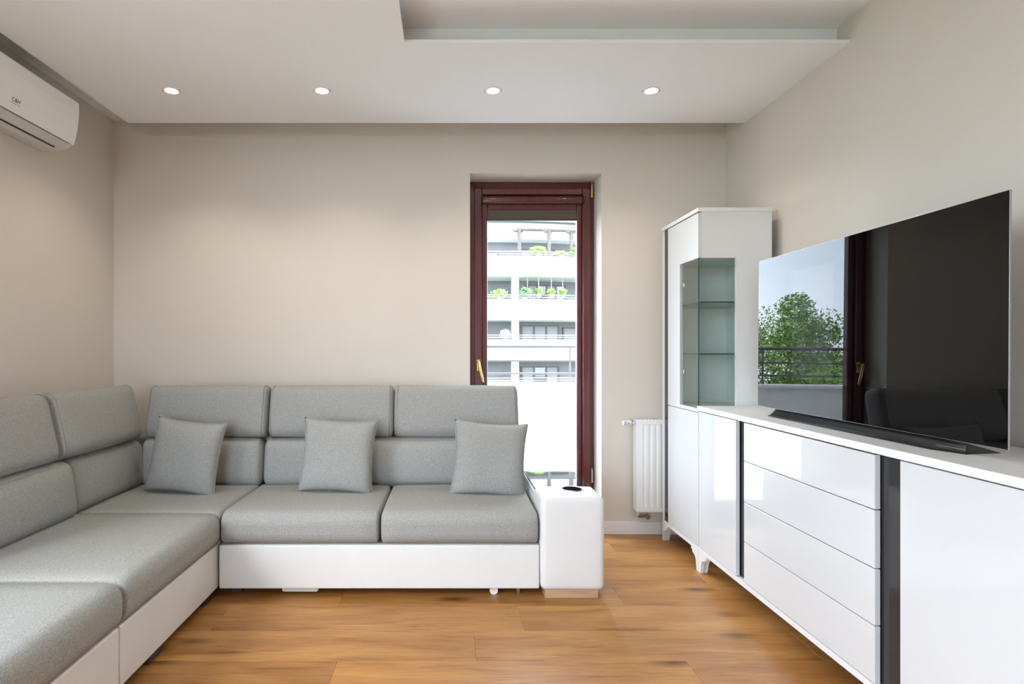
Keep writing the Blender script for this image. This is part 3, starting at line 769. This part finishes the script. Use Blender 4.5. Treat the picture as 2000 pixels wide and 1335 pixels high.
for z in FZ:
    arc('balcony_band', 29.75, 30.0, z, z + 1.62, M['render_white'])
    arc('floor_slab', 26.9, 29.75, z, z + .25, M['render_white'])
arc('facade_wall', 26.6, 26.9, -10.2, 10.6, M['render_grey'])
arc('roof_band', 28.2, 28.5, 10.25, 11.55, M['render_white'])
arc('roof_slab', 24.5, 28.2, 10.25, 10.6, M['render_white'])
arc('roof_cap', 24.5, 29.2, 11.55, 11.95, M['render_grey'])
for z in FZ[:4]:
    for r_, dz in ((29.85, .16), (29.85, .34)):
        bm = bmesh.new(); tube(bm, [(BC.x + r_ * math.sin(a), BC.y - r_ * math.cos(a), z + 1.62 + dz) for a in [AR[0] + (AR[1] - AR[0]) * i / 40 for i in range(41)]], .03, 5)
        mesh_obj('guard_rail', bm, M['render_white'], bld)
for zi, z in enumerate(FZ[:4]):
    for x in (-8.6, -1.7, 5.3, 12.2):
        yy = on_arc(x, 29.2)
        bm = bmesh.new(); cyl(bm, (x, yy, z - 3.12 if zi < 3 else -10.2), (x, yy, z), .30, n=14); mesh_obj('pillar', bm, M['render_white'], bld)
def far_window(x0, x1, z0, z1, panes, dark=()):
    xm = (x0 + x1) / 2; yy = on_arc(xm, 26.9) - .02; a = math.asin((xm - BC.x) / 26.9)
    Mx = Matrix.Translation((xm, yy, 0)) @ Matrix.Rotation(a, 4, 'Z')
    wd = x1 - x0
    bm = bmesh.new()
    for k in range(panes + 1):
        t = bmesh.new(); B(t, -wd / 2 + wd * k / panes - .07, -wd / 2 + wd * k / panes + .07, -.10, .05, z0, z1); add(bm, t, Mx)
    for zz_ in (z0, z1 - .12):
        t = bmesh.new(); B(t, -wd / 2, wd / 2, -.09, .05, zz_, zz_ + .12); add(bm, t, Mx)
    f = mesh_obj('window', bm, M['brown'], bld)
    for k in range(panes):
        bm = bmesh.new(); t = bmesh.new(); B(t, -wd / 2 + wd * k / panes + .07, -wd / 2 + wd * (k + 1) / panes - .07, -.04, 0, z0 + .12, z1 - .12); add(bm, t, Mx)
        mesh_obj('pane', bm, M['far_glass'] if k in dark else M['far_curtain'], f)
for (x0, x1, z0, z1, n_, dk) in ((6.0, 9.9, 7.3, 9.75, 4, (1,)), (3.0, 4.1, 7.3, 9.4, 1, (0,)), (6.6, 9.9, 3.9, 6.75, 4, (1, 3)), (6.1, 9.3, .75, 3.35, 3, ()), (9.7, 10.9, .75, 3.2, 1, ()),
                              (6.1, 9.3, -2.6, -.1, 3, (1,)), (-6.5, -3.2, 3.9, 6.6, 3, (0,)), (-6.5, -3.2, .75, 3.3, 3, (1,)), (-6.5, -3.2, 7.3, 9.7, 3, (2,)), (14, 17, 3.9, 6.6, 3, (0,)), (14, 17, .75, 3.3, 3, (1,))):
    far_window(x0, x1, z0, z1, n_, dk)
# timber pergola on the top terrace
pg = thing('pergola', 'weathered timber pergola on the top balcony across the yard', 'pergola', (7.8, 44.4, 8.65))
PX = (5.6, 8.0, 9.85, 12.0)
for x in PX:
    yy = on_arc(x, 29.55)
    box('post', x - .13, x + .13, yy - .13, yy + .13, 7.28, 10.75, M['old_wood'], pg, bev=.02)
    bm = bmesh.new(); cyl(bm, (x - .55, yy - .75, 10.55), (x + .55, yy + 1.6, 10.95), .11, n=8); mesh_obj('rafter', bm, M['old_wood'], pg)
for a, b_ in zip(PX, PX[1:]):
    bm = bmesh.new(); cyl(bm, (a - .2, on_arc(a, 29.55), 10.82), (b_ + .2, on_arc(b_, 29.55), 10.82), .14, n=8); mesh_obj('beam', bm, M['old_wood'], pg)
# balcony plants across the yard
def plant(lab, cat, px, z, r_, rx, rz, m, seed, name='balcony_plant', hang=0, n=240, grp='plants on the balconies across the yard'):
    rnd = random.Random(seed); yy = on_arc(px, r_)
    t = thing(name, lab, cat, (px, yy, z), grp)
    bm = bmesh.new(); leaves(bm, px, yy, z + rz, rx, min(rx, .35), rz, n, .12, rnd, 0)
    o = mesh_obj('foliage', bm, m, t); o['kind'] = 'stuff'
    bm = bmesh.new(); cyl(bm, (px, yy, z - .16), (px, yy, z + .12), min(rx, .35) * .6, min(rx, .35) * .8, 10)
    mesh_obj('pot', bm, M['render_grey'], t)
    if hang:
        bm = bmesh.new(); cyl(bm, (px, yy, z + .1), (px, yy, hang), .018, n=5); mesh_obj('hanger', bm, M['render_white'], t)
plant('bushy green plant at the foot of the pergola, across the yard', 'plant', 7.05, 8.68, 29.6, .75, .42, M['leaf2'], 31)
plant('low green plant between two pergola posts, across the yard', 'plant', 8.9, 8.68, 29.6, .55, .25, M['leaf2'], 32)
plant('green plant beyond the right pergola post, across the yard', 'plant', 10.15, 8.68, 29.6, .45, .4, M['leaf'], 33)
plant('leafy green bush left of the white pillar, middle balcony across the yard', 'plant', 4.0, 5.28, 29.6, .8, .40, M['leaf2'], 34)
plant('blue green plant just right of the white pillar, middle balcony across the yard', 'plant', 6.0, 5.28, 29.6, .4, .5, M['leaf3'], 35)
hl = ['first hanging basket right of the white pillar across the yard', 'second hanging basket, in front of a dark pane across the yard',
      'third hanging basket across the yard, before a pale pane', 'fourth hanging basket, nearest the window end across the yard']
for i, (x, lab) in enumerate(zip((6.3, 7.2, 8.25, 9.2), hl)):
    plant(lab, 'hanging basket', x, 5.62, 29.2, .36, .30, M['leaf2'], 40 + i, 'hanging_basket', 7.03, 150, 'hanging baskets across the yard')
plant('white flowering shrub on the lower balcony across the yard', 'plant', 4.5, 2.1, 29.5, .45, .4, M['flower'], 50)
